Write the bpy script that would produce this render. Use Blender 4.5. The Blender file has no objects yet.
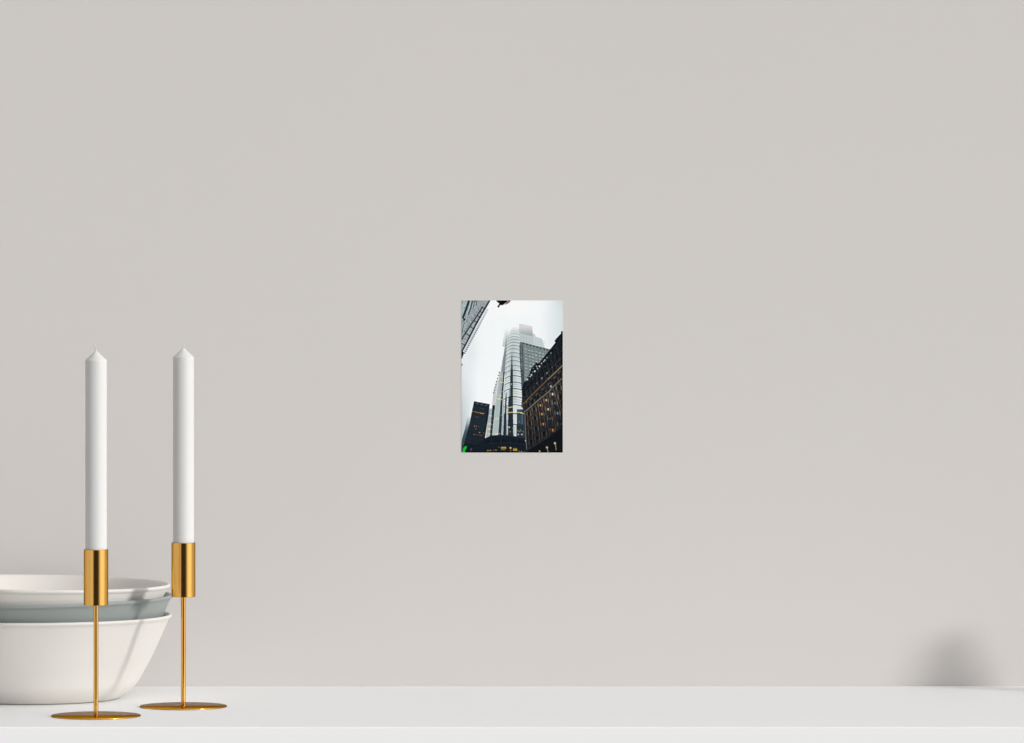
import bpy, bmesh, math
import numpy as np
from mathutils import Vector

C = bpy.context.scene.collection
SC = bpy.context.scene

# ------------------------------------------------------------------ camera
F_PX, HORIZON = 4820.0, 310.0          # focal length in pixels, eye level row
CAM_H = 0.4062                          # eye height above the shelf top
WALL_Y = 5.207                          # the wall plane
cam_d = bpy.data.cameras.new('camera')
cam = bpy.data.objects.new('camera', cam_d)
C.objects.link(cam)
cam.location = (0, 0, CAM_H)
cam.rotation_euler = (math.pi / 2, 0, 0)
cam_d.sensor_width = 36
cam_d.sensor_fit = 'HORIZONTAL'
cam_d.lens = 36 * F_PX / 1024
cam_d.shift_y = -(371.5 - HORIZON) / 1024
cam_d.clip_start = 0.05
cam_d.clip_end = 60
SC.camera = cam

# ------------------------------------------------------------------ world: a soft bright room, dim behind the viewer
W = bpy.data.worlds.new('world')
SC.world = W
W.use_nodes = True
nt = W.node_tree
nt.nodes.clear()
out = nt.nodes.new('ShaderNodeOutputWorld')
bg = nt.nodes.new('ShaderNodeBackground')
tc = nt.nodes.new('ShaderNodeTexCoord')
sep = nt.nodes.new('ShaderNodeSeparateXYZ')
nt.links.new(tc.outputs['Generated'], sep.inputs[0])
neg = nt.nodes.new('ShaderNodeMath'); neg.operation = 'MULTIPLY'; neg.inputs[1].default_value = -1
nt.links.new(sep.outputs['Y'], neg.inputs[0])
azi = nt.nodes.new('ShaderNodeMath'); azi.operation = 'ARCTAN2'       # 0 faces the viewer, positive to the right
nt.links.new(sep.outputs['X'], azi.inputs[0])
nt.links.new(neg.outputs[0], azi.inputs[1])
mr = nt.nodes.new('ShaderNodeMapRange')
mr.inputs['From Min'].default_value = -math.pi
mr.inputs['From Max'].default_value = math.pi
nt.links.new(azi.outputs[0], mr.inputs['Value'])
ramp = nt.nodes.new('ShaderNodeValToRGB')
ROOM = [(-180, 0.5), (-112, 0.55), (-88, 0.66), (-60, 0.66), (-26, 0.8), (-16, 0.02), (27, 0.02), (44, 0.8), (75, 1.25), (100, 0.9), (180, 0.5)]
cr = ramp.color_ramp
cr.elements[0].position, cr.elements[1].position = 0.0, 1.0
for el, val in ((cr.elements[0], ROOM[0][1]), (cr.elements[1], ROOM[-1][1])):
    el.color = (val, val, val, 1)
for deg, val in ROOM[1:-1]:
    cr.elements.new((deg + 180) / 360).color = (val, val, val, 1)
nt.links.new(mr.outputs['Result'], ramp.inputs['Fac'])
up = nt.nodes.new('ShaderNodeMapRange')                               # the pale ceiling overhead
up.interpolation_type = 'SMOOTHSTEP'
up.inputs['From Min'].default_value = 0.14
up.inputs['From Max'].default_value = 0.5
nt.links.new(sep.outputs['Z'], up.inputs['Value'])
mixw = nt.nodes.new('ShaderNodeMix'); mixw.data_type = 'RGBA'
nt.links.new(up.outputs['Result'], mixw.inputs['Factor'])
nt.links.new(ramp.outputs['Color'], mixw.inputs['A'])
side = nt.nodes.new('ShaderNodeMapRange')
for key, val in (('From Min', -0.6), ('From Max', 0.6), ('To Min', 0.1), ('To Max', 1.47)):
    side.inputs[key].default_value = val
nt.links.new(sep.outputs['X'], side.inputs['Value'])
nt.links.new(side.outputs['Result'], mixw.inputs['B'])
down = nt.nodes.new('ShaderNodeMapRange')                             # the pale sunlit floor below
down.interpolation_type = 'SMOOTHSTEP'
down.inputs['From Min'].default_value = -0.15
down.inputs['From Max'].default_value = -0.5
nt.links.new(sep.outputs['Z'], down.inputs['Value'])
mixf = nt.nodes.new('ShaderNodeMix'); mixf.data_type = 'RGBA'
nt.links.new(down.outputs['Result'], mixf.inputs['Factor'])
nt.links.new(mixw.outputs['Result'], mixf.inputs['A'])
mixf.inputs['B'].default_value = (0.44, 0.432, 0.42, 1)
nt.links.new(mixf.outputs['Result'], bg.inputs['Color'])
bg.inputs['Strength'].default_value = 1.0
nt.links.new(bg.outputs['Background'], out.inputs['Surface'])

# ------------------------------------------------------------------ key light: low soft daylight from the right
sd = bpy.data.lights.new('daylight', 'SUN')
sun = bpy.data.objects.new('daylight', sd)
C.objects.link(sun)
AZ, EL = math.radians(57), math.radians(12.5)
L = Vector((math.sin(AZ) * math.cos(EL), -math.cos(AZ) * math.cos(EL), math.sin(EL)))
sun.rotation_euler = L.to_track_quat('Z', 'Y').to_euler()
sun.location = (3, 3, 2)
sd.energy = 1.9
sd.angle = math.radians(8.5)
sd.color = (1.0, 0.995, 0.985)

SC.cycles.caustics_reflective = False
SC.view_settings.view_transform = 'Standard'
SC.view_settings.look = 'None'
SC.view_settings.gamma = 1
SC.view_settings.use_curve_mapping = False
SC.view_settings.exposure = 0.09


# ------------------------------------------------------------------ helpers
def srgb(r, g, b):
    def f(c):
        c /= 255.0
        return c / 12.92 if c <= 0.04045 else ((c + 0.055) / 1.055) ** 2.4
    return (f(r), f(g), f(b), 1)


def material(name, color, rough=0.5, metal=0.0, noise=0.0, noise_scale=6.0, bump=0.0, bump_scale=300.0,
             spec=0.5, sss=0.0, stretch=(1, 1, 1)):
    m = bpy.data.materials.new(name)
    m.use_nodes = True
    n = m.node_tree
    p = n.nodes['Principled BSDF']
    p.inputs['Base Color'].default_value = color
    p.inputs['Roughness'].default_value = rough
    p.inputs['Metallic'].default_value = metal
    p.inputs['Specular IOR Level'].default_value = spec
    if sss:
        p.inputs['Subsurface Weight'].default_value = sss
        p.inputs['Subsurface Radius'].default_value = (0.006, 0.005, 0.004)
        p.inputs['Subsurface Scale'].default_value = 1.0
    t = n.nodes.new('ShaderNodeTexCoord')
    mp = n.nodes.new('ShaderNodeMapping')
    mp.inputs['Scale'].default_value = stretch
    n.links.new(t.outputs['Object'], mp.inputs['Vector'])
    if noise:
        nz = n.nodes.new('ShaderNodeTexNoise')
        nz.inputs['Scale'].default_value = noise_scale
        nz.inputs['Detail'].default_value = 3
        n.links.new(mp.outputs['Vector'], nz.inputs['Vector'])
        mx = n.nodes.new('ShaderNodeMix')
        mx.data_type = 'RGBA'
        mx.inputs['A'].default_value = tuple(c * (1 - noise) for c in color[:3]) + (1,)
        mx.inputs['B'].default_value = tuple(min(1, c * (1 + noise)) for c in color[:3]) + (1,)
        n.links.new(nz.outputs['Fac'], mx.inputs['Factor'])
        n.links.new(mx.outputs['Result'], p.inputs['Base Color'])
    if bump:
        nb = n.nodes.new('ShaderNodeTexNoise')
        nb.inputs['Scale'].default_value = bump_scale
        nb.inputs['Detail'].default_value = 2
        n.links.new(mp.outputs['Vector'], nb.inputs['Vector'])
        bp = n.nodes.new('ShaderNodeBump')
        bp.inputs['Strength'].default_value = bump
        bp.inputs['Distance'].default_value = 0.0005
        n.links.new(nb.outputs['Fac'], bp.inputs['Height'])
        n.links.new(bp.outputs['Normal'], p.inputs['Normal'])
    return m


def link(name, bm, mat, parent=None, smooth_angle=None):
    me = bpy.data.meshes.new(name)
    bmesh.ops.recalc_face_normals(bm, faces=bm.faces[:])
    if smooth_angle is not None:
        for f in bm.faces:
            f.smooth = True
        for ed in bm.edges:
            if len(ed.link_faces) == 2 and ed.calc_face_angle(0) > smooth_angle:
                ed.smooth = False
    bm.to_mesh(me)
    bm.free()
    me.materials.append(mat)
    o = bpy.data.objects.new(name, me)
    C.objects.link(o)
    if parent:
        o.parent = parent
    return o


def lathe(profile, seg=128):
    """profile: list of (r, z) metres from the axis round to the axis (or closed ring)."""
    bm = bmesh.new()
    rings = []
    for r, z in profile:
        if r < 1e-7:
            rings.append([bm.verts.new((0, 0, z))])
        else:
            rings.append([bm.verts.new((r * math.cos(2 * math.pi * i / seg), r * math.sin(2 * math.pi * i / seg), z))
                          for i in range(seg)])
    for a, b in zip(rings, rings[1:]):
        for i in range(seg):
            j = (i + 1) % seg
            if len(a) == 1 and len(b) == 1:
                continue
            if len(a) == 1:
                bm.faces.new((a[0], b[i], b[j]))
            elif len(b) == 1:
                bm.faces.new((a[i], b[0], a[j]))
            else:
                bm.faces.new((a[i], b[i], b[j], a[j]))
    return bm


def box(x0, x1, y0, y1, z0, z1, bevel=0.0, seg=3):
    bm = bmesh.new()
    bmesh.ops.create_cube(bm, size=1)
    for v in bm.verts:
        v.co = Vector(((x0 + x1) / 2 + v.co.x * (x1 - x0), (y0 + y1) / 2 + v.co.y * (y1 - y0),
                       (z0 + z1) / 2 + v.co.z * (z1 - z0)))
    if bevel:
        bmesh.ops.bevel(bm, geom=bm.edges[:], offset=bevel, segments=seg, profile=0.5, affect='EDGES')
    return bm


def tag(o, label, cat, group=None):
    o['label'] = label
    o['category'] = cat
    if group:
        o['group'] = group
    return o


def spline(pts, n):
    """Catmull-Rom resampling of a 2-D polyline."""
    res = []
    P = [pts[0]] + list(pts) + [pts[-1]]
    for i in range(1, len(P) - 2):
        p0, p1, p2, p3 = (np.array(P[k], float) for k in (i - 1, i, i + 1, i + 2))
        for k in range(n):
            t = k / n
            res.append(tuple(0.5 * ((2 * p1) + (-p0 + p2) * t + (2 * p0 - 5 * p1 + 4 * p2 - p3) * t * t
                                    + (-p0 + 3 * p1 - 3 * p2 + p3) * t ** 3)))
    res.append(tuple(pts[-1]))
    return res


# ------------------------------------------------------------------ materials
M_wall = material('warm_grey_paint', srgb(208, 204, 201), rough=0.9, noise=0.012, noise_scale=1.6, spec=0.1)
M_shelf = material('white_lacquer', srgb(242, 242, 242), rough=0.55, noise=0.004, noise_scale=4, spec=0.25)
M_brass = material('brushed_brass', (0.84, 0.47, 0.125, 1), rough=0.17, metal=1.0, noise=0.03, noise_scale=60,
                   stretch=(6, 6, 0.15))
M_brass.node_tree.nodes['Principled BSDF'].inputs['Specular Tint'].default_value = (0.28, 0.17, 0.03, 1)
M_wax = material('white_wax', srgb(212, 211, 209), rough=0.5, noise=0.005, noise_scale=20, spec=0.3, sss=0.25)
M_wick = material('cotton_wick', srgb(206, 201, 198), rough=0.9, noise=0.05, noise_scale=900)
M_white = material('white_stoneware', srgb(220, 216, 210), rough=0.5, noise=0.006, noise_scale=40, bump=0.05,
                   bump_scale=900, spec=0.3)
M_grey = material('grey_green_stoneware', srgb(147, 153, 151), rough=0.5, noise=0.02, noise_scale=40, bump=0.05,
                  bump_scale=900, spec=0.3)
M_paper = material('white_paper', srgb(240, 238, 235), rough=0.8, noise=0.01, noise_scale=80, spec=0.2)

# ------------------------------------------------------------------ the setting
w = link('wall_back', box(-2.6, 2.6, WALL_Y, WALL_Y + 0.1, -1.0, 2.2), M_wall)
w['kind'] = 'structure'

SHELF_FRONT = 4.695
shelf = link('wall_shelf', box(-1.6, 1.6, SHELF_FRONT, WALL_Y, -0.06, 0.0, bevel=0.0012), M_shelf)
tag(shelf, 'wide white shelf running along the foot of the grey wall', 'shelf')


# ------------------------------------------------------------------ brass candle holders and candles
def at(px, py):
    """A point on the shelf top seen at a photo pixel."""
    y = F_PX * CAM_H / (py - HORIZON)
    return Vector(((px - 512) * y / F_PX, y, 0))


def candle_holder(loc, label, rise=0.0):
    t = bpy.data.objects.new('candle_holder', None)
    C.objects.link(t)
    t.location = loc
    t.empty_display_size = 0.03
    tag(t, label, 'candle holder', 'brass candle holders')
    R, th, bv = 0.0447, 0.0013, 0.0004
    link('base', lathe([(0, 0), (R - bv, 0), (R, bv), (R, th - bv), (R - bv, th), (0, th)], 160), M_brass, t,
         math.radians(50))
    link('stem', lathe([(0, th), (0.0024, th), (0.0024, 0.1118 + rise), (0, 0.1118 + rise)], 48), M_brass, t, math.radians(50))
    ro, ri, z0, z1, b = 0.0122, 0.0112, 0.1112 + rise, 0.1668 + rise, 0.0003
    link('socket', lathe([(0, z0), (ro - b, z0), (ro, z0 + b), (ro, z1 - b), (ro - b, z1), (ri, z1), (ri, z0 + 0.0015),
                          (0, z0 + 0.0015)], 128), M_brass, t, math.radians(40))
    return t


def candle(loc, top, lean, label, z0=0.1127):
    """loc: foot of the holder; top: height of the shoulder above the shelf; lean: sideways bend of the wick."""
    r = 0.0108
    prof = [(0, 0), (r - 0.0005, 0), (r, 0.0005), (r, top - z0 - 0.0006)]
    prof += [(r - 0.0006, top - z0 + 0.0001), (0.0013, top - z0 + 0.0083), (0.0006, top - z0 + 0.0089), (0, top - z0 + 0.009)]
    c = link('candle', lathe(prof, 96), M_wax, None, math.radians(28))
    c.location = (loc.x, loc.y, z0)
    tag(c, label, 'candle', 'white taper candles')
    bm = bmesh.new()
    pts = [(0, 0, -0.002), (0.0002 * lean, 0, 0.002), (0.7e-3 * lean, 0, 0.0045), (1.9e-3 * lean, 0, 0.0073)]
    rad = [0.0006, 0.0006, 0.0006, 0.00045]
    rings = []
    for (x, y, z), rr in zip(pts, rad):
        rings.append([bm.verts.new((x + rr * math.cos(k * math.pi / 6), y + rr * math.sin(k * math.pi / 6),
                                    z + top - z0 + 0.0088)) for k in range(12)])
    for a, b in zip(rings, rings[1:]):
        for k in range(12):
            bm.faces.new((a[k], a[(k + 1) % 12], b[(k + 1) % 12], b[k]))
    bm.faces.new(rings[0][::-1])
    bm.faces.new(rings[-1])
    link('wick', bm, M_wick, c, math.radians(40))
    return c


P1, P2 = at(96.0, 716.2), at(183.4, 706.8)
candle_holder(P1, 'brass candle holder at the shelf front, its stem crossing the stacked bowls')
candle_holder(P2, 'brass candle holder farther back, just right of the stacked bowls', 0.0014)
candle(P1, 0.3565, -1.0, 'white taper candle in the front brass holder, left of the other candle')
candle(P2, 0.3585, 0.15, 'white taper candle in the rear brass holder, right of the other candle', 0.1141)


# ------------------------------------------------------------------ stacked bowls
def bowl(mat, floor):
    outer = [(0.081, 0.0), (0.0868, 0.0008), (0.0905, 0.0030), (0.0985, 0.0090), (0.1058, 0.0163), (0.1127, 0.0278),
             (0.1222, 0.0456), (0.1305, 0.0640), (0.1372, 0.0790), (0.1392, 0.0828)]
    o = spline(outer, 5)
    lip = [(0.1405, 0.0839), (0.1416, 0.0850), (0.1420, 0.0862), (0.1416, 0.0872), (0.1406, 0.0878), (0.1394, 0.0877),
           (0.1380, 0.0868)]
    inner = [(0.1364, 0.0845), (0.1275, 0.0670), (0.1195, 0.0480), (0.1090, 0.0280), (0.1020, floor + 0.0040), (0.0950, floor + 0.0004)]
    prof = [(0, 0.0)] + o + lip + spline(inner, 5) + [(0.06, floor), (0, floor)]
    return link('serving_bowl', lathe(prof, 192), mat, None, math.radians(60))


BOWL_Y = 5.043
def bowl_at(mat, px, lift, tilt, label, floor=0.0112):
    b = bowl(mat, floor)
    b.location = ((px - 512) * BOWL_Y / F_PX, BOWL_Y, lift)
    b.rotation_euler = (0, math.radians(tilt), 0)
    tag(b, label, 'bowl', 'bowls stacked at the left')
    return b


bowl_at(M_white, 36, 0.0, 0.0, 'off-white serving bowl standing on the shelf, lowest of the stack', 0.0154)
bowl_at(M_grey, 38.5, 0.0181, -1.0, 'grey-green serving bowl nested between two off-white bowls')
bowl_at(M_white, 33, 0.0338, 0.9, 'off-white serving bowl nested in the grey bowl, topmost of the stack')

# unseen vase added beyond the right edge to shade the foot of the wall
vase = link('shadow_vase', lathe([(0, 0)] + spline([(0.016, 0), (0.0195, 0.0015), (0.0225, 0.02), (0.0235, 0.042), (0.0205, 0.066), (0.0135, 0.084),
                                                 (0.0128, 0.094), (0.0146, 0.101)], 6)
                              + [(0.0142, 0.1022), (0.0132, 0.1022), (0.0126, 0.1008)]
                              + spline([(0.0110, 0.094), (0.0116, 0.084), (0.0185, 0.066), (0.0215, 0.042), (0.0205, 0.02), (0.015, 0.004)], 5)
                              + [(0, 0.004)], 96), M_white, None, math.radians(50))
vase.location = (0.668, WALL_Y - 0.128, 0)
tag(vase, 'unseen off-white vase added right of the view to cast a shadow on the wall', 'vase')


# ------------------------------------------------------------------ the photo print: a picture drawn in photo coordinates
X0, X1, Y0, Y1 = 461.4, 562.8, 300.45, 452.5
SS = 5                                             # samples per photo pixel
NX, NY = int(round((X1 - X0) * SS)), int(round((Y1 - Y0) * SS))
gx = X0 + (np.arange(NX) + 0.5) / SS
gy = Y0 + (np.arange(NY) + 0.5) / SS
GX, GY = np.meshgrid(gx, gy)
rng = np.random.default_rng(7)
IMG = np.zeros((NY, NX, 3))


def inside(poly):
    m = np.zeros(GX.shape, bool)
    n = len(poly)
    for i in range(n):
        xa, ya = poly[i]
        xb, yb = poly[(i + 1) % n]
        if ya == yb:
            continue
        c = (ya > GY) != (yb > GY)
        m ^= c & (GX < (xb - xa) * (GY - ya) / (yb - ya) + xa)
    return m


def put(mask, col, alpha=1.0):
    a = (mask * alpha)[..., None] if not np.isscalar(mask) else alpha
    col = np.asarray(col, float)
    IMG[:] = IMG * (1 - a) + col * a


def poly(pts, col, alpha=1.0):
    put(inside(pts).astype(float), col, alpha)


def dseg(p, q):
    (xa, ya), (xb, yb) = p, q
    dx, dy = xb - xa, yb - ya
    t = np.clip(((GX - xa) * dx + (GY - ya) * dy) / (dx * dx + dy * dy + 1e-9), 0, 1)
    return np.hypot(GX - xa - t * dx, GY - ya - t * dy)


def line(pts, width, col, alpha=1.0, soft=0.35):
    d = np.full(GX.shape, 1e9)
    for p, q in zip(pts, pts[1:]):
        d = np.minimum(d, dseg(p, q))
    put(np.clip((width / 2 - d) / soft + 0.5, 0, 1), col, alpha)


def blob(x, y, rx, ry, col, alpha=1.0, ang=0.0):
    c, s = math.cos(ang), math.sin(ang)
    u, v = (GX - x) * c + (GY - y) * s, -(GX - x) * s + (GY - y) * c
    put(np.exp(-((u / rx) ** 2 + (v / ry) ** 2) ** 1.5), col, alpha)


def lerp(y, ys, vs):
    return np.interp(y, ys, vs)


def between(ys, xl, xr, y0=None, y1=None):
    """mask between two edges given as x over y."""
    m = (GX >= np.interp(GY, ys, xl)) & (GX <= np.interp(GY, ys, xr))
    m &= (GY >= (ys[0] if y0 is None else y0)) & (GY <= (ys[-1] if y1 is None else y1))
    return m.astype(float)


def grain(scale, amp):
    """soft random field with cells of `scale` photo pixels."""
    h, w_ = int((Y1 - Y0) / scale) + 3, int((X1 - X0) / scale) + 3
    n = rng.normal(0, amp, (h, w_))
    fy, fx = (GY - Y0) / scale, (GX - X0) / scale
    iy, ix = fy.astype(int), fx.astype(int)
    ty, tx = fy - iy, fx - ix
    return (n[iy, ix] * (1 - ty) * (1 - tx) + n[iy, ix + 1] * (1 - ty) * tx + n[iy + 1, ix] * ty * (1 - tx)
            + n[iy + 1, ix + 1] * ty * tx)[..., None]


# sky and fog
sky = np.array([[246, 250, 252]]) * np.ones(GX.shape + (1,))
put(1.0, 0, 0)
IMG[:] = sky
put(np.clip((GX - 538) / 25, 0, 1) ** 1.1, (214, 225, 227), 0.95)
put(np.clip((GX - 552) / 10, 0, 1) * np.clip((312 - GY) / 12, 0, 1), (200, 212, 216), 0.5)
put(np.exp(-(((GX - 515) / 22) ** 2 + ((GY - 306) / 12) ** 2)), (253, 254, 255), 0.8)
put(np.clip((478 - GX) / 17, 0, 1) * np.clip((GY - 330) / 70, 0, 1), (205, 214, 217), 0.9)
put(np.clip((472 - GX) / 11, 0, 1) * np.clip((GY - 395) / 40, 0, 1), (172, 186, 188), 0.8)
put(np.exp(-(((GX - 470) / 9) ** 2 + ((GY - 348) / 22) ** 2)), (226, 233, 236), 0.7)

# --- the far tower's veiled upper parts
def fade(y0, y1):
    return np.clip((GY - y0) / (y1 - y0), 0, 1)

box_m = between([323, 336], [519.3, 518.8], [532.0, 532.9]) * (GY > 323.6 + (GX - 519) * 0.2) * (GY < 334.5 + (GX - 519) * 0.25)
put(box_m, (214, 220, 221), 1.0)
put(box_m * fade(327, 335), (158, 168, 168), 0.95)
for (x, y, rx, ry) in ((521.6, 326.0, 0.7, 0.5), (523.2, 326.8, 0.6, 0.9), (524.4, 326.1, 0.6, 0.8), (526.9, 327.9, 0.4, 0.5),
                       (528.3, 327.6, 0.8, 0.8), (530.6, 328.8, 0.6, 1.0)):
    blob(x, y, rx, ry, (246, 202, 210), 0.95)
put(between([326, 334], [512, 510], [519, 519]) * fade(326.5, 331), (205, 212, 211), 0.85)
# stepped light block right of the drum
blk = inside([(519.6, 333.2), (532.6, 336.2), (533.0, 333.4), (534.8, 334.2), (536.0, 336.8), (541.7, 338.3), (543.0, 342.2),
              (545.0, 349.5), (520.0, 345)]).astype(float)
put(blk, (203, 212, 213))
put(blk * (GX < 532.6), (188, 199, 199), 0.8)
for k in range(5):
    line([(520, 336.4 + 2.1 * k), (532.6, 339.0 + 2.1 * k), (545, 341.6 + 2.1 * k)], 0.6, (166, 178, 178), 0.45 * 1)
for k, x in enumerate((523.4, 526.6, 529.8)):
    line([(x, 335), (x, 345)], 0.4, (165, 176, 176), 0.35)
line([(532.7, 336), (532.8, 344)], 0.5, (170, 182, 182), 0.6)

# left shoulder, half lost in the fog
put(between([328, 346.6], [505.0, 502.3], [508, 506.3]) * fade(327, 345), (190, 199, 198), 0.9)
sl = between([330, 352, 360, 367, 372], [506.6, 504.2, 502.5, 501.4, 500.8], [508.2, 506.4, 505.6, 505.2, 505.0])
put(sl * fade(330, 352), (124, 134, 137), 0.95)
put(sl * fade(345, 365) * (GX < np.interp(GY, [345, 372], [505, 502.2])), (178, 184, 186), 0.6)
for k in range(9):
    y = 349 + 2.6 * k
    line([(np.interp(y, [349, 372], [503.6, 501.5]), y + 0.8), (505.3, y)], 0.5, (92, 104, 110), 0.35)

# --- grid-fronted block right of the drum
grid_m = inside([(519.3, 346.0), (520.8, 341.8), (535, 345.4), (550, 349.3), (550, 420), (521, 420)]).astype(float)
put(grid_m, (124, 137, 138))
put(grid_m * fade(352, 343), (150, 163, 163), 0.0)
for c in range(9):
    x0 = 523.9 + 3.55 * c
    for r in range(14):
        y = 349.2 + 3.05 * r + 0.95 * c + 0.03 * r * r
        v = 0.35 + 0.6 * rng.random()
        x0 += rng.normal(0, 0.12); y += rng.normal(0, 0.2)
        put(grid_m * ((np.abs(GX - x0 - 0.14 * r - 1.5) < 1.1) & (np.abs(GY - y - 0.25 * (GX - x0 - 1.5)) < 0.55)), (196, 206, 202), 0.8 * v)
        put(grid_m * ((np.abs(GX - x0 - 0.14 * r - 1.5) < 1.3) & (np.abs(GY - y - 1.3 - 0.25 * (GX - x0 - 1.5)) < 0.35)), (92, 106, 108), 0.5)
    line([(x0 - 0.3, 344.5 + 0.95 * c), (x0 + 1.9, 392)], 0.6, (98, 112, 114), 0.55)
line([(520.8, 342.3), (535, 346.0), (550, 350.0)], 0.9, (104, 117, 119), 0.8)
for k in range(8):
    blob(523.6 + 3.42 * k, 343.6 + 0.93 * k, 0.85, 0.8, (34, 48, 58), 0.95)
put(between([342, 352, 380, 410], [519.6, 519.3, 520.8, 522.5], [522.6, 523.3, 524.4, 526]), (92, 106, 109), 0.85)
line([(520.1, 346), (519.9, 352), (520.8, 372), (522.3, 400)], 0.8, (48, 62, 68), 0.8)
line([(522.4, 346), (522.8, 362), (523.6, 380)], 0.8, (66, 82, 88), 0.8)
for k in range(8):
    line([(520.6, 353.2 + 3.9 * k), (522.4, 353.6 + 3.9 * k)], 0.8, (140, 155, 156) if k % 2 else (58, 72, 78), 0.6)
put(between([370, 408], [520.6, 522.0], [523.6, 525]), (50, 66, 75), 0.75)
for k in range(6):
    blob(522.0 + 0.12 * k, 373.2 + 4.3 * k, 0.7, 1.0, (104, 124, 132), 0.6)

# --- the glazed drum
poly([(521.5, 404), (528, 404), (528, 440), (521.5, 440)], (44, 56, 64))
YS = [330, 333, 345, 352, 365, 380, 391.5, 405, 420, 434, 437]
XL = [508.6, 508.1, 506.8, 506.1, 505.5, 505.0, 503.9, 502.9, 502.1, 501.3, 501.1]
XR = [520.4, 520.2, 519.4, 519.2, 520.0, 521.0, 521.6, 522.5, 523.2, 523.8, 524]
drum = between(YS, XL, XR)
U = (GX - np.interp(GY, YS, XL)) / (np.interp(GY, YS, XR) - np.interp(GY, YS, XL))
put(drum * fade(329, 338), (196, 207, 207))
put(drum * np.exp(-((U - 0.5) / 0.16) ** 2) * fade(334, 350), (172, 184, 185), 0.6)
put(drum * np.exp(-((U - 0.16) / 0.1) ** 2) * fade(345, 365), (222, 231, 232), 0.7)
put(drum * np.exp(-((U - 0.85) / 0.16) ** 2) * fade(345, 375), (222, 231, 233), 0.8)
put(drum * np.clip((0.06 - U) / 0.06, 0, 1) * fade(340, 352), (150, 162, 164), 0.7)
ARCS = [333.8, 336.5, 339.2, 342.1, 345.3, 348.5, 352.4, 356.3, 360.4, 365.2, 370.2, 375.6, 382.0, 388.5, 396.6, 404.7, 413.3, 424.2]
dU = np.where(U < 0.5, 3.3 * (np.abs(U - 0.5) / 0.5) ** 2, 1.3 * (np.abs(U - 0.5) / 0.5) ** 2)
for i, yc in enumerate(ARCS):
    a = np.interp(yc, [333, 342, 352, 375], [0.25, 0.55, 0.55, 0.85])
    d = GY - yc - dU
    put(drum * np.clip((0.5 - np.abs(d)) / 0.35 + 0.5, 0, 1), (104, 116, 120) if yc < 370 else (76, 88, 96), a)
    put(drum * np.exp(-((d + 1.2) / 0.6) ** 2), (226, 234, 234), 0.32)
    if i + 1 < len(ARCS) and yc > 350:
        g = ARCS[i + 1] - yc
        for f in (0.36, 0.62):
            put(drum * np.exp(-((d - g * f) / 0.4) ** 2), (158, 170, 173), 0.55)
        put(drum * np.exp(-((d - g * 0.5) / 0.35) ** 2), (232, 238, 240), 0.4)
# dark reflections running down the glass
put(between([352, 357, 365, 372, 380, 396.4], [511.4, 510.9, 510.9, 510.4, 510.2, 510.2], [512.4, 512.6, 512.7, 513.0, 513.0, 512.9])
    * fade(350, 372), (36, 54, 66), 0.95)
put(between([396.4, 405, 413], [508.6, 508.1, 508.2], [512.9, 513.0, 513.1]), (34, 48, 60), 0.95)
put(between([388, 396.4], [509.2, 508.8], [510.3, 510.3]), (128, 142, 146), 0.7)
line([(509.5, 396.6), (512.9, 396.4)], 0.7, (20, 28, 36), 0.9)
put(between([392, 398, 405, 420, 438.5], [505.8, 505.4, 504.8, 504.4, 503.6], [507.0, 506.8, 506.6, 506.2, 505.6]) * fade(391, 399), (38, 50, 62), 0.95)
put(between([405, 438.5], [506.7, 505.8], [507.9, 507.2]), (170, 182, 187), 0.8)
put(between([404, 438.5], [502.9, 501.3], [504.5, 503.2]), (158, 171, 177), 0.8)
put(between([413, 438.5], [504.0, 503.0], [506.4, 506.4]), (30, 42, 52), 0.9)
put(between([420, 438.5], [506.3, 506.0], [507.3, 507.1]), (122, 140, 148), 0.8)
put(between([413, 438.5], [508.0, 507.6], [513.2, 513.6]), (28, 40, 50), 0.96)
put(between([405, 413], [513.2, 513.2], [516.8, 516.8]), (218, 224, 228), 0.9)
put(between([413.6, 424], [513.3, 513.4], [516.6, 516.5]), (205, 213, 218), 0.95)
put(between([424.4, 438.5], [513.6, 514.0], [516.3, 516.2]), (196, 206, 210), 0.95)
put(between([427, 434], [512.8, 513.2], [514.0, 514.6]), (170, 182, 188), 0.7)
put(between([406, 409.5], [516.7, 516.7], [522.3, 522.6]), (212, 218, 223), 0.8)
put(between([409.2, 438.5], [516.9, 516.5], [523.2, 524.6]) , (50, 66, 77), 0.96)
put(between([409.2, 412], [517.2, 517], [520.2, 520.6]), (78, 94, 104), 0.8)
put(between([413.4, 424], [520.9, 521.4], [523.0, 523.3]), (86, 102, 112), 0.6)
line([(513.2, 413.8), (523.2, 414.4)], 0.7, (40, 50, 58), 0.8)
line([(513.2, 424.2), (523.4, 425.2)], 0.8, (32, 42, 50), 0.85)
put(between([425.5, 438.5], [516.4, 516.4], [523.6, 523.8]), (34, 46, 56), 0.85)
line([(508.4, 407.7), (510.3, 407.2), (512.6, 407.0)], 0.9, (204, 186, 98), 0.9)
line([(506.0, 408.6), (508.0, 408.0)], 0.6, (150, 138, 80), 0.8)
line([(508.4, 412.5), (512.6, 412.2)], 1.0, (196, 182, 104), 0.9)
line([(516.8, 412.4), (520.0, 412.5), (523.6, 413.6)], 0.9, (198, 188, 116), 0.9)
blob(521.3, 412.9, 0.8, 0.6, (236, 220, 170), 0.9)
line([(513.2, 390.6), (521.4, 391.6)], 0.8, (238, 232, 204), 0.5)
line([(513.2, 394.3), (522.6, 395.6)], 0.9, (236, 222, 180), 0.6)
blob(522.6, 395.4, 0.5, 0.5, (214, 180, 96), 0.9)
blob(511.4, 384.2, 0.5, 0.9, (190, 196, 180), 0.8)
blob(509.1, 427.2, 0.9, 0.8, (250, 214, 172), 1.0)
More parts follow.
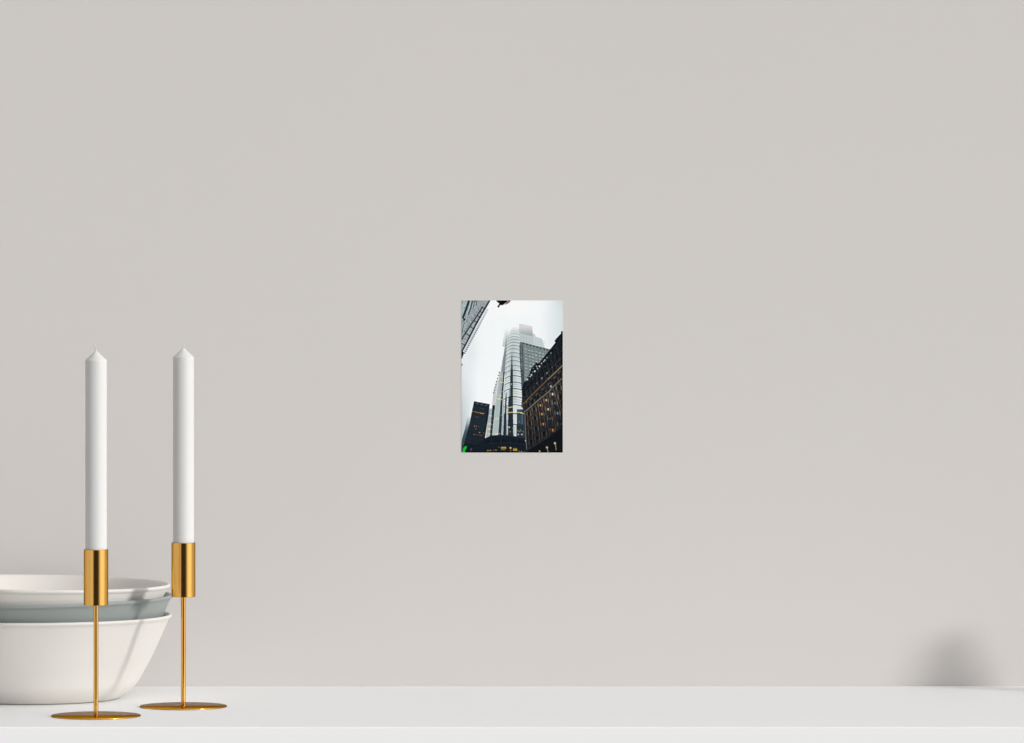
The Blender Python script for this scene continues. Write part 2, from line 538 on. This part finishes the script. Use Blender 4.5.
blob(510.2, 431.6, 0.9, 0.6, (150, 142, 118), 0.7)
blob(508.7, 432.5, 0.5, 0.5, (150, 130, 90), 0.6)
blob(519.4, 421.6, 0.5, 0.8, (130, 128, 118), 0.8)
for x, y in ((517.6, 430.2), (518.2, 431.4), (519.6, 431.5), (520.4, 429.8), (521.2, 431.0), (523.2, 431.8)):
    blob(x, y, 0.6, 0.7, (150, 134, 92), 0.8)
blob(518.2, 434.4, 0.9, 0.7, (198, 190, 196), 0.9)
blob(521.9, 434.4, 1.0, 0.6, (212, 228, 230), 0.95)

# --- wings left of the drum
put(between([372, 375, 393, 405, 420, 437], [499.6, 499.2, 496.8, 495.1, 493.7, 492.3], [503.4, 503.2, 501.3, 500.3, 499.2, 498.0]), (176, 190, 190))
put(between([372, 375, 393, 405, 420, 437], [503.2, 503.2, 501.3, 500.3, 499.2, 498.0], [505.0, 504.6, 503.3, 502.6, 502.0, 501.2]), (34, 48, 58), 0.95)
put(between([372, 393], [501.8, 499.6], [503.2, 501.3]), (148, 163, 164), 0.7)
put(between([380, 384, 393, 405.2], [497.6, 495.6, 493.1, 492.2], [498.4, 497.6, 496.4, 495.1]), (202, 202, 209))
for x, y in ((499.4, 372.3), (498.4, 375.5), (497.5, 378.5), (496.6, 381.4), (495.9, 384.5), (495.1, 387.4), (494.4, 390.0), (493.7, 392.6)):
    blob(x, y, 0.62, 0.75, (48, 58, 66), 0.95)
for x, y in ((494.6, 394), (494.2, 397), (493.9, 400), (493.6, 403)):
    blob(x + 0.6, y, 0.7, 0.5, (172, 174, 182), 0.6)
for x in (0.3, 0.55, 0.8):
    line([(500.4 - 1 + x * 3, 375), (493.7 + x * 5.2, 420), (492.4 + x * 5.4, 436)], 0.35, (146, 162, 164), 0.45)
for (xa, ya, xb, yb, c, a) in ((497.4, 398.7, 500.4, 399.2, (238, 226, 178), 0.95), (500.4, 399.2, 502.6, 399.6, (206, 168, 84), 0.95),
                               (498.6, 395.3, 501.4, 395.7, (214, 206, 170), 0.8), (500.2, 391.3, 502.4, 391.8, (196, 188, 140), 0.7),
                               (499.6, 382.2, 503.2, 382.6, (224, 208, 160), 0.8), (499.6, 376.2, 501.6, 376.4, (224, 216, 190), 0.8),
                               (495.6, 418.6, 498.2, 419.0, (230, 218, 200), 0.8), (499.4, 415.6, 501.6, 415.8, (140, 126, 90), 0.6),
                               (495.4, 433.6, 497.8, 433.8, (228, 210, 184), 0.95), (498.6, 433.6, 499.6, 433.6, (196, 156, 100), 0.8)):
    line([(xa, ya), (xb, yb)], 0.9, c, a)
# dark cap and small wing
put(between([405, 409], [492.4, 492.0], [495.2, 494.9]), (34, 44, 54))
put(between([408.6, 420, 434, 438], [489.1, 487.8, 486.4, 485.9], [493.0, 491.2, 490.0, 489.6]), (160, 178, 179))
put(between([407.5, 420, 434, 437], [492.2, 491.1, 490.0, 489.6], [494.9, 493.7, 492.4, 492.2]), (34, 46, 56), 0.97)
for (x, y, c, a) in ((490.2, 415.6, (214, 214, 200), 0.8), (489.6, 423.9, (230, 212, 184), 0.95), (489.2, 428.9, (246, 212, 170), 1.0),
                     (488.8, 433.7, (240, 200, 156), 1.0)):
    blob(x, y, 1.5, 0.8, c, a)
for (x, y) in ((492.2, 416.2), (491.8, 420.4), (491.8, 424.6), (491.6, 429.4), (490.9, 434.0)):
    blob(x, y, 0.7, 0.5, (186, 132, 74), 0.7)

# --- slab of dark offices at the left
slab = inside([(474.0, 401.2), (489.8, 404.1), (488.7, 415), (486.8, 427), (485.0, 439), (485, 452.4), (462, 452.4), (465, 440), (467, 432),
               (469.3, 424), (471.9, 411)]).astype(float)
put(between([414, 421, 430, 435, 440, 452.3], [468.6, 466.4, 464.6, 463.0, 461.6, 461.0], [471, 470, 469, 468, 467, 466]) * fade(416, 432), (84, 104, 112), 0.95)
put(between([424, 435, 440, 452.3], [466.4, 463.6, 462.4, 461.0], [469, 468, 467, 466]) * fade(422, 445), (40, 58, 68), 0.9)
put(slab, (29, 39, 49))
put(slab * fade(425, 448), (20, 27, 36), 0.8)
for k in range(22):
    y = 406.8 + 1.75 * k
    put(slab * np.clip((0.35 - np.abs(GY - y - 0.17 * (GX - 474))) / 0.3 + 0.5, 0, 1) * (GX < np.interp(GY, [404, 439], [488, 483.5])), (48, 62, 70),
        0.55 * (0.5 + 0.5 * rng.random()))
put(slab * (GX > np.interp(GY, [404, 415, 427, 439], [487.9, 486.6, 484.8, 483.2])), (32, 28, 40), 0.85)
line([(474.1, 401.5), (489.7, 404.4)], 0.7, (60, 72, 80), 0.7)
for x, y in ((477.6, 403.7), (481.6, 404.6), (486.0, 405.5)):
    blob(x, y, 1.3, 0.5, (98, 112, 116), 0.8, 0.17)
line([(472.3, 411.4), (476.0, 412.0)], 0.8, (150, 106, 60), 0.7)
line([(476.0, 412.3), (479.0, 412.8), (480.4, 412.4)], 0.7, (160, 114, 64), 0.8)
line([(480.4, 413.2), (483.8, 413.5)], 0.9, (186, 138, 74), 0.85)
line([(480, 408.2), (484, 408.9)], 0.6, (66, 80, 84), 0.7)
for (x, y, rx, c, a) in ((475.6, 416.8, 0.5, (110, 80, 70), 0.8), (477.6, 417.2, 0.9, (112, 96, 82), 0.8), (474.7, 426.1, 0.7, (176, 138, 92), 0.9),
                         (476.4, 426.4, 0.6, (140, 104, 74), 0.9), (478.6, 426.8, 0.5, (124, 78, 64), 0.9), (476.0, 429.0, 0.7, (138, 118, 88), 0.8),
                         (479.6, 432.5, 0.7, (178, 148, 112), 0.95), (483.9, 433.0, 0.8, (130, 104, 78), 0.8), (474.4, 434.4, 0.7, (150, 110, 72), 0.9),
                         (477.0, 434.7, 0.8, (110, 76, 62), 0.8), (479.4, 435.0, 0.6, (120, 72, 64), 0.8), (481.3, 435.3, 0.8, (170, 78, 52), 0.9),
                         (483.2, 436.0, 0.4, (110, 60, 60), 0.7), (463.5, 443.6, 0.4, (130, 116, 80), 0.8), (486.2, 426.0, 0.4, (150, 116, 64), 0.7)):
    blob(x, y, rx, 0.55, c, a)

# --- dark podium with shop lights
pod = inside([(466, 452.4), (472.5, 449.5), (480, 442.2), (485.3, 438.0), (489, 436.4), (492, 435.4), (498.2, 434.9), (504.8, 434.8), (511.4, 435.2),
              (515.8, 436.2), (524.6, 437.8), (528, 452.4)]).astype(float)
put(pod, (23, 31, 40))
line([(497, 435.6), (504.8, 435.5), (511.4, 435.9), (515.8, 436.9), (525, 438.2)], 1.0, (48, 46, 58), 0.8)
line([(486, 441.8), (498, 440.6), (512, 440.8), (526, 442.2)], 2.2, (16, 22, 30), 0.55)
line([(488, 443.8), (504, 442.8), (526, 444.8)], 0.8, (40, 42, 54), 0.55)
for x in (491.5, 501.2, 510, 517):
    line([(x, 438.5), (x - 0.3, 443)], 0.9, (36, 50, 58), 0.6)
put(((GY > 451.0) & (GX > 466)).astype(float), (8, 12, 18), 0.75)
put(between([446.9, 448.4], [501.0, 501.0], [505.8, 506.4]), (178, 152, 58), 0.9)
put(between([448.6, 450.0], [501.2, 501.2], [505.4, 505.4]), (112, 100, 58), 0.9)
put(between([448.2, 450.6], [513.1, 513.3], [517.0, 517.2]), (188, 160, 56), 0.85)
put(between([448.2, 449.0], [513.1, 513.3], [517.0, 517.2]), (110, 96, 44), 0.6)
blob(510.5, 447.9, 1.0, 1.0, (240, 200, 124), 1.0)
blob(510.6, 450.4, 1.1, 0.5, (140, 112, 50), 0.8)
blob(498.9, 447.2, 0.9, 0.7, (112, 92, 62), 0.8)
for x, y, a in ((487.6, 450.6, 0.9), (489.0, 450.4, 0.7), (490.6, 450.3, 0.9), (493.6, 450.3, 0.5), (495.6, 449.9, 0.7), (496.4, 450.2, 0.6),
                (519.2, 451.4, 0.8), (521.6, 451.6, 1.0), (524.6, 451.3, 0.5)):
    blob(x, y, 0.8, 0.6, (160, 134, 54), a)
poly([(466.8, 446.2), (465.0, 446.4), (463.3, 448.4), (462.4, 452.4), (465.0, 452.4), (465.3, 449.7), (466.3, 448.4)], (18, 188, 52))
blob(471.3, 449.2, 0.7, 0.7, (140, 108, 88), 0.9)
line([(471.0, 450), (470.4, 451.6)], 0.6, (92, 78, 60), 0.7)

# --- the old brick block at the right
BR = [(561.6, 330.8), (560.9, 331.6), (560.7, 333.6), (555.8, 338.8), (554.2, 341.0), (555.4, 342.4), (550.6, 348.5), (545.7, 354.5), (539.3, 362.5),
      (537.6, 363.4), (535.5, 361.2), (535.2, 364.2), (531.6, 367.5), (530.4, 370.2), (529.3, 374.0), (526.9, 377.6), (524.3, 381.6), (522.4, 386.2),
      (522.0, 394), (521.7, 400), (521.3, 405.8), (523.4, 408.8), (524.5, 410.5), (525.0, 425), (525.8, 440), (526.5, 452.4), (563, 452.4), (563, 331.5)]
br = inside(BR).astype(float)
put(br, (37, 38, 41))
CORN = [(522.3, 404.6), (529.4, 397.5), (538.8, 388.2), (548.2, 379.0), (554.2, 373.5), (562.6, 365.4)]
GREY = [(525.0, 411.8), (529.4, 408.0), (535.5, 402.5), (548.2, 392.2), (553.0, 387.0), (562.0, 378.4)]
cy = np.interp(GX, [p[0] for p in CORN], [p[1] for p in CORN])
gyy = np.interp(GX, [p[0] for p in GREY], [p[1] for p in GREY])
put(br * (GY < cy), (30, 35, 40))
put(br * (GY > gyy), (58, 52, 49))
put(br * np.clip((GY - gyy - 8) / 24, 0, 1), (31, 34, 40), 0.92)
IMG += br[..., None] * grain(0.9, 10)
# roof edge
put(br * (GY < np.interp(GX, [522, 531, 540, 551, 556, 563], [392, 374.5, 366.5, 354.5, 348, 340])), (17, 25, 32), 0.9)
line([(561.4, 340), (561.8, 452)], 1.1, (6, 9, 13), 0.85)
line([(553.5, 349), (558.5, 343.5), (560.5, 339)], 0.9, (38, 54, 62), 0.7)
for (x, y, rx, ry, c) in ((551.0, 353.1, 0.8, 0.7, (156, 136, 118)), (547.1, 357.7, 0.9, 0.7, (172, 164, 158)), (544.9, 360.1, 0.7, 0.6, (236, 236, 236)),
                          (543.7, 361.5, 0.6, 0.6, (214, 216, 216)), (541.5, 363.4, 0.6, 0.7, (206, 206, 204)), (539.5, 366.3, 0.7, 0.9, (248, 244, 240)),
                          (536.6, 366.4, 0.6, 1.1, (150, 166, 166)), (537.5, 368.6, 0.6, 1.0, (170, 180, 178)), (534.8, 371.2, 1.0, 0.7, (244, 242, 242)),
                          (533.3, 368.4, 0.5, 0.6, (130, 146, 150)), (531.4, 374.9, 0.8, 0.8, (246, 246, 246)), (530.3, 376.4, 0.6, 0.6, (220, 222, 222)),
                          (532.8, 372.0, 0.6, 0.6, (124, 142, 146)), (527.2, 379.4, 0.9, 0.9, (238, 242, 242)), (525.9, 380.8, 0.5, 0.5, (170, 182, 182)),
                          (528.7, 376.6, 0.5, 0.5, (128, 144, 146))):
    blob(x, y, rx, ry, c, 1.0, -0.6)
line([(546.8, 358.5), (550.6, 354.2)], 0.6, (52, 78, 88), 0.7)
# attic storeys above the cornice: rows of small dark windows with pale jambs
for r, off in enumerate((18.5, 11.5, 5.4)):
    for k in range(12):
        x = 524.5 + 3.6 * k + 0.8 * r
        y = np.interp(x, [p[0] for p in CORN], [p[1] for p in CORN]) - off * (0.55 + 0.45 * (x - 522) / 40)
        put(br * np.exp(-(((GX - x) / 0.8) ** 2 + ((GY - y) / 1.5) ** 2) ** 2) * (GY < cy - 0.8), (13, 18, 24), 0.85)
        put(br * np.exp(-(((GX - x - 1.35) / 0.45) ** 2 + ((GY - y) / 1.7) ** 2) ** 2) * (GY < cy - 0.8), (78, 80, 78), 0.4 + 0.2 * rng.random())
        put(br * np.exp(-(((GX - x - 2.1) / 0.45) ** 2 + ((GY - y - 0.5) / 2.4) ** 2) ** 2) * (GY < cy - 0.8), (46, 24, 28), 0.5)
ac = [(p[0], p[1] - 11.5 * (0.55 + 0.45 * (p[0] - 522) / 40)) for p in CORN]
line([(p[0], p[1] + 2.6) for p in ac], 0.7, (66, 68, 68), 0.4)
line([(p[0] + 0.5, p[1] - 4.2) for p in ac], 0.8, (16, 22, 27), 0.6)
for (x, y, rx, ry, c, a) in ((547.0, 373.0, 0.8, 1.0, (140, 142, 150), 0.9), (541.9, 378.2, 0.7, 0.9, (158, 156, 166), 0.9), (548.2, 378.6, 0.6, 0.6, (150, 150, 154), 0.8),
                             (536.7, 383.2, 0.6, 0.8, (132, 108, 84), 0.8), (552.3, 367.5, 0.5, 0.9, (138, 92, 50), 0.8), (532.4, 387.2, 0.5, 0.6, (110, 88, 62), 0.7),
                             (545.1, 366.6, 0.6, 0.6, (98, 104, 104), 0.7)):
    blob(x, y, rx, ry, c, a)
# cornice
line([(x, y + 1.2) for x, y in CORN], 1.6, (44, 36, 34), 0.7)
line(CORN, 0.95, (112, 90, 76), 0.9)
line(CORN[3:], 1.0, (136, 126, 100), 0.7)
blob(522.4, 406.2, 1.2, 1.5, (92, 54, 50), 0.95)
# storey under the cornice
for (x, y) in ((556.4, 379.6), (550.2, 386.0), (544.3, 391.2), (538.3, 396.4), (532.8, 401.0), (528.4, 404.4), (560.6, 374.6)):
    blob(x - 1.5, y - 2.0, 1.6, 1.1, (104, 98, 78), 0.8, -0.75)
    blob(x + 1.6, y + 0.2, 0.8, 2.1, (100, 96, 80), 0.85, -0.25)
    blob(x, y, 1.3, 2.4, (14, 20, 28), 0.97, -0.25)
    blob(x + 2.7, y + 0.2, 0.7, 1.0, (54, 22, 28), 0.8)
blob(545.0, 391.8, 0.6, 0.9, (52, 66, 92), 0.8)
blob(550.8, 386.4, 0.8, 1.2, (204, 208, 218), 0.98, -0.2)
line(GREY, 1.2, (112, 110, 98), 0.9)
line([(x + 0.2, y + 1.3) for x, y in GREY], 0.9, (42, 20, 26), 0.85)
# pilasters
PIL = [[(526.1, 411.5), (526.8, 424), (527.5, 440), (528.1, 449)], [(531.3, 409.0), (532.5, 420), (533.5, 432), (534.6, 445)],
       [(536.4, 403.8), (537.8, 412), (538.9, 421), (540.2, 432), (541.2, 441)], [(542.0, 398.6), (544.0, 410), (545.8, 420), (547.1, 428), (548.4, 435)],
       [(548.1, 394.2), (550.1, 405), (552.1, 414), (554.0, 424), (555.2, 430)], [(554.3, 387.2), (557.8, 400), (561.4, 412)], [(561.0, 380.2), (562.0, 388)]]
for p in PIL:
    for s, c in ((-1.15, (78, 75, 70)), (1.15, (74, 71, 66))):
        d = np.full(GX.shape, 1e9)
        q = [(x + s, y + 0.6) for x, y in p]
        for a, b in zip(q, q[1:]):
            d = np.minimum(d, dseg(a, b))
        put(np.clip((0.3 - d) / 0.35 + 0.5, 0, 1) * (1 - 0.6 * np.clip((GY - 405) / 45, 0, 1)), c, 0.85)
    line(p, 1.15, (38, 24, 27), 0.9)
line([(524.7, 411), (525.2, 425), (526.0, 440), (526.6, 449)], 0.9, (98, 104, 102), 0.8)
# windows of the main storeys: (x, y, glass colour or None)
WIN = [(558.8, 387.6, (22, 32, 42)), (552.4, 393.8, (226, 228, 236)), (546.1, 399.8, (236, 186, 138)), (540.2, 405.0, (216, 150, 84)), (534.1, 409.2, None),
       (528.9, 413.6, None), (560.6, 397.0, (18, 22, 28)), (554.7, 402.8, (92, 104, 124)), (548.0, 408.9, (240, 198, 158)), (541.8, 413.7, (228, 164, 100)), (534.9, 418.0, None),
       (529.6, 423.2, None), (557.4, 412.8, (118, 136, 148)), (550.0, 418.2, (74, 90, 106)), (543.1, 423.6, (206, 140, 74)), (536.0, 428.4, None), (530.5, 432.4, None),
       (560.2, 423.6, (42, 56, 72)), (552.5, 429.6, (206, 122, 66)), (544.0, 434.0, None), (537.2, 438.4, None), (531.2, 442.2, None)]
for x, y, g in WIN:
    f = 1 - 0.55 * np.clip((y - 405) / 40, 0, 1)
    sc_ = 0.8 + 0.012 * (x - 528)
    blob(x - 2.0 * sc_, y + 0.1, 0.85, 2.3 * sc_, (134 * f, 127 * f, 112 * f), 0.9, -0.12)
    blob(x + 2.0 * sc_, y + 0.3, 0.85, 2.3 * sc_, (134 * f, 127 * f, 112 * f), 0.9, -0.12)
    blob(x - 0.2, y - 2.8 * sc_, 1.7, 0.6, (96 * f, 90 * f, 80 * f), 0.7, -0.6)
    blob(x, y, 1.75 * sc_, 2.9 * sc_, (12, 17, 24), 0.98, -0.2)
    blob(x - 0.2, y + 3.3 * sc_, 1.6, 0.8, (58 * f + 8, 40 * f + 8, 36 * f + 8), 0.5, -0.6)
    if g:
        blob(x + 0.15, y + 0.35, 0.85 * sc_, 1.4 * sc_, g, 1.0, -0.15)
blob(553.1, 431.6, 0.9, 0.4, (150, 116, 52), 0.8)
blob(543.1, 425.6, 0.5, 0.5, (160, 92, 50), 0.8)
# ground floor in shade with street lamps
low = br * np.clip((GY - np.interp(GX, [526, 534, 541, 549, 556, 563], [451, 446, 441.5, 436.5, 431, 426])) / 1.2, 0, 1)
put(low, (17, 21, 27), 0.88)
line([(527, 450.2), (534, 446.2), (541, 441.8), (549, 436.6)], 0.7, (44, 52, 60), 0.6)
put(br * (GY > 451.1), (4, 6, 10), 0.8)
for (x, y, a) in ((555.0, 443.2, 1.0), (547.0, 447.4, 0.95)):
    line([(x + 0.1, y), (x + 0.7, y + 3.2), (x + 1.1, min(y + 6.6, 452))], 0.8, (150, 134, 96), 0.85)
    blob(x - 0.1, y, 1.1, 1.2, (222, 196, 122), a)
blob(539.6, 451.3, 0.8, 1.0, (206, 176, 90), 1.0)
blob(538.4, 440.2, 0.5, 0.7, (72, 62, 48), 0.7)

# --- pale block at the upper left, seen steeply from below
EDGE = [(490.0, 299.8), (485.0, 308.5), (479.8, 317.5), (475.0, 326.4), (470.1, 335.9), (465.3, 345.2), (461.6, 352)]
ex = np.interp(GY, [p[1] for p in EDGE], [p[0] for p in EDGE])
pb = ((GX < ex) & (GY < 352)).astype(float)
put(pb, (152, 162, 165))
put(pb * np.clip((470.5 - (GY - 300) * 0.36 - GX) / 2, 0, 1), (162, 184, 183), 0.9)
put(pb * np.clip((GX - ex + 5.5) / 2.5, 0, 1), (166, 168, 177), 0.8)
put(pb * np.clip((GY - 318) / 20, 0, 1), (150, 164, 163), 0.5)
IMG += pb[..., None] * grain(0.9, 12)
line([(469.2, 300.2), (466.0, 309.5), (463.0, 317.6)], 2.2, (32, 42, 48), 0.95)
line([(463.0, 317), (464.4, 320.2)], 1.2, (60, 72, 76), 0.8)
blob(464.5, 319.6, 1.5, 0.9, (8, 14, 20), 1.0, -0.75)
line([(463.4, 321.4), (462.0, 321)], 0.8, (70, 84, 88), 0.7)
line([(472.6, 300.4), (471.0, 307), (468.4, 314.4)], 1.5, (56, 70, 76), 0.85)
line([(470.8, 301), (469.4, 308), (466.6, 316)], 0.8, (196, 212, 210), 0.7)
line([(474.6, 300.4), (473.9, 305), (472.8, 309.2)], 1.0, (70, 84, 90), 0.9)
line([(475.9, 300.4), (476.5, 305)], 1.0, (62, 76, 80), 0.85)
line([(475.2, 301), (479.6, 301.2)], 0.7, (88, 100, 106), 0.7)
line([(473.4, 303), (472.2, 310)], 0.7, (200, 212, 212), 0.5)
line([(464.6, 322.5), (463.4, 327.0), (462.2, 332)], 0.9, (66, 82, 86), 0.85)
line([(466.4, 318), (464.6, 325), (463.4, 330)], 0.7, (196, 210, 208), 0.6)
line([(462.2, 302.2), (462.6, 303.4)], 1.0, (110, 132, 134), 0.8)
for k in range(9):
    x, y = 478.6 - 1.75 * k, 309.5 + 2.75 * k
    blob(x, y, 0.9, 0.6, (84, 96, 102), 0.6, -0.9)
INN = [(482.3, 307.2), (477.4, 315.5), (473.7, 320.7), (469.3, 327.4), (465.3, 333.4), (462.0, 338.8)]
line(INN, 1.5, (44, 60, 68), 0.92)
line(EDGE, 1.75, (26, 41, 50), 0.97)
for (xa, ya, xb, yb) in ((482.3, 307.6, 485.2, 309.0), (480.2, 311.6, 483.0, 313.0), (477.6, 315.8, 480.6, 317.6), (474.4, 320.9, 477.8, 322.8),
                         (470.4, 326.9, 474.2, 329.2), (465.4, 333.4, 470.0, 336.2), (461.4, 343.4, 465.2, 345.0)):
    line([(xa, ya), (xb, yb)], 0.95, (40, 48, 55), 0.9)
# dentils along the parapet
for k in range(24):
    t = k / 23
    x, y = 487.2 + (464.3 - 487.2) * t, 309.6 + (352.6 - 309.6) * t
    a = 0.45 + 0.55 * min(1, t * 2.2)
    blob(x - 0.2, y - 0.1, 1.5, 1.1, (184, 187, 194), 0.95 * a)
    blob(x + 0.5 * t, y + 0.65, 0.75, 0.55, (100, 104, 112) if t < 0.4 else (60, 64, 72), 0.95 * a, 0.5)
poly([(461, 350), (464.2, 352.6), (463.3, 355.4), (462.3, 358.6), (461, 359.0)], (16, 26, 34))
line([(461.3, 352), (461.3, 358.8)], 0.6, (120, 128, 134), 0.7)
blob(461.8, 364.9, 0.85, 1.3, (112, 118, 124), 0.95, 0.3)

# --- the lamp head poking in at the top
poly([(495.8, 300.2), (511.0, 300.2), (509.6, 302.3), (507.4, 303.3), (505.0, 303.9), (503.8, 304.5), (502.6, 305.4), (501.4, 305.3), (500.3, 305.2), (498.7, 307.9),
      (497.1, 307.0), (499.2, 303.7), (497.4, 302.2)], (8, 14, 20))
poly([(504.2, 304.2), (505.4, 303.0), (507.2, 302.2), (510.4, 300.8), (510.2, 301.9), (508.6, 303.2), (506.4, 304.5), (504.8, 304.7)], (150, 140, 142))
blob(505.1, 304.0, 0.7, 0.4, (206, 208, 206), 0.8, -0.5)
line([(506.9, 303.4), (509.6, 301.9)], 0.8, (92, 76, 80), 0.8)
blob(507.9, 301.2, 1.1, 0.8, (226, 120, 114), 0.95)
line([(498, 300.6), (509, 300.6)], 0.5, (4, 8, 12), 0.9)

IMG += grain(1.1, 0.5)


def box_blur(a, r):
    k = 2 * r + 1
    for ax in (0, 1):
        pad = [(0, 0)] * 3
        pad[ax] = (r + 1, r)
        c = np.pad(a, pad, mode='edge').cumsum(ax)
        a = (np.take(c, range(k, c.shape[ax]), ax) - np.take(c, range(0, c.shape[ax] - k), ax)) / k
    return a


# the print is crisply sharpened, with pale rims along dark outlines
IMG[:] = np.clip(IMG, 4, 252)
IMG += 0.45 * (IMG - box_blur(box_blur(IMG, 3), 3))
IMG[:] = np.clip(IMG, 2, 255)


def print_mesh():
    """One thin sheet: a fine front grid carrying the picture, and white paper edges and back."""
    nx, ny = int((X1 - X0) * 3), int((Y1 - Y0) * 3)            # three cells per photo pixel
    # linear-light box filter of the drawing at each vertex
    lin = np.where(IMG / 255 <= 0.04045, IMG / 255 / 12.92, ((IMG / 255 + 0.055) / 1.055) ** 2.4)
    integ = np.zeros((NY + 1, NX + 1, 3))
    integ[1:, 1:] = lin.cumsum(0).cumsum(1)
    k = WALL_Y / F_PX
    px = np.linspace(X0, X1, nx + 1)
    py = np.linspace(Y0, Y1, ny + 1)
    half = 0.3
    ax = np.clip(np.round((px - half - X0) * SS).astype(int), 0, NX - 1)
    bx = np.maximum(np.clip(np.round((px + half - X0) * SS).astype(int), 1, NX), ax + 1)
    ay = np.clip(np.round((py - half - Y0) * SS).astype(int), 0, NY - 1)
    by = np.maximum(np.clip(np.round((py + half - Y0) * SS).astype(int), 1, NY), ay + 1)
    area = ((by - ay)[:, None] * (bx - ax)[None, :])[..., None]
    col = (integ[by][:, bx] - integ[ay][:, bx] - integ[by][:, ax] + integ[ay][:, ax]) / area
    yf, yb = WALL_Y - 0.0003, WALL_Y
    cx, cz = (px - 512) * k, CAM_H + (HORIZON - py) * k
    verts = [(x, yf, z) for z in cz for x in cx]
    nfront = len(verts)
    idx = np.arange(nfront).reshape(ny + 1, nx + 1)
    faces = np.stack([idx[:-1, :-1], idx[1:, :-1], idx[1:, 1:], idx[:-1, 1:]], -1).reshape(-1, 4).tolist()
    nimg = len(faces)
    ring = list(idx[0, :]) + list(idx[1:, -1]) + list(idx[-1, -2::-1]) + list(idx[-2:0:-1, 0])
    b0 = len(verts)
    for v in ring:
        x, _, z = verts[v]
        verts.append((x, yb, z))
    n = len(ring)
    for i in range(n):
        j = (i + 1) % n
        faces.append([int(ring[i]), int(ring[j]), b0 + j, b0 + i])
    faces.append([b0 + i for i in range(n)])
    me = bpy.data.meshes.new('photo_print')
    ox, oz = 0.0, float(CAM_H + (HORIZON - (Y0 + Y1) / 2) * k)
    me.from_pydata([(x - ox, y - yb, z - oz) for x, y, z in verts], [], faces)
    at_ = me.color_attributes.new('picture', 'FLOAT_COLOR', 'POINT')
    buf = np.ones((len(verts), 4), np.float32)
    buf[:nfront, :3] = col.reshape(-1, 3)
    at_.data.foreach_set('color', buf.ravel())
    m = bpy.data.materials.new('printed_picture')
    m.use_nodes = True
    t = m.node_tree
    p = t.nodes['Principled BSDF']
    p.inputs['Roughness'].default_value = 0.9
    p.inputs['Specular IOR Level'].default_value = 0.0
    at_n = t.nodes.new('ShaderNodeVertexColor')
    at_n.layer_name = 'picture'
    t.links.new(at_n.outputs['Color'], p.inputs['Base Color'])
    me.materials.append(m)
    me.materials.append(M_paper)
    mi = np.zeros(len(faces), np.int32)
    mi[nimg:] = 1
    me.polygons.foreach_set('material_index', mi)
    me.update()
    o = bpy.data.objects.new('photo_print', me)
    C.objects.link(o)
    o.location = (ox, yb, oz)
    return o


pr = print_mesh()
tag(pr, 'small unframed portrait photo print of foggy skyscrapers on the grey wall', 'photo print')
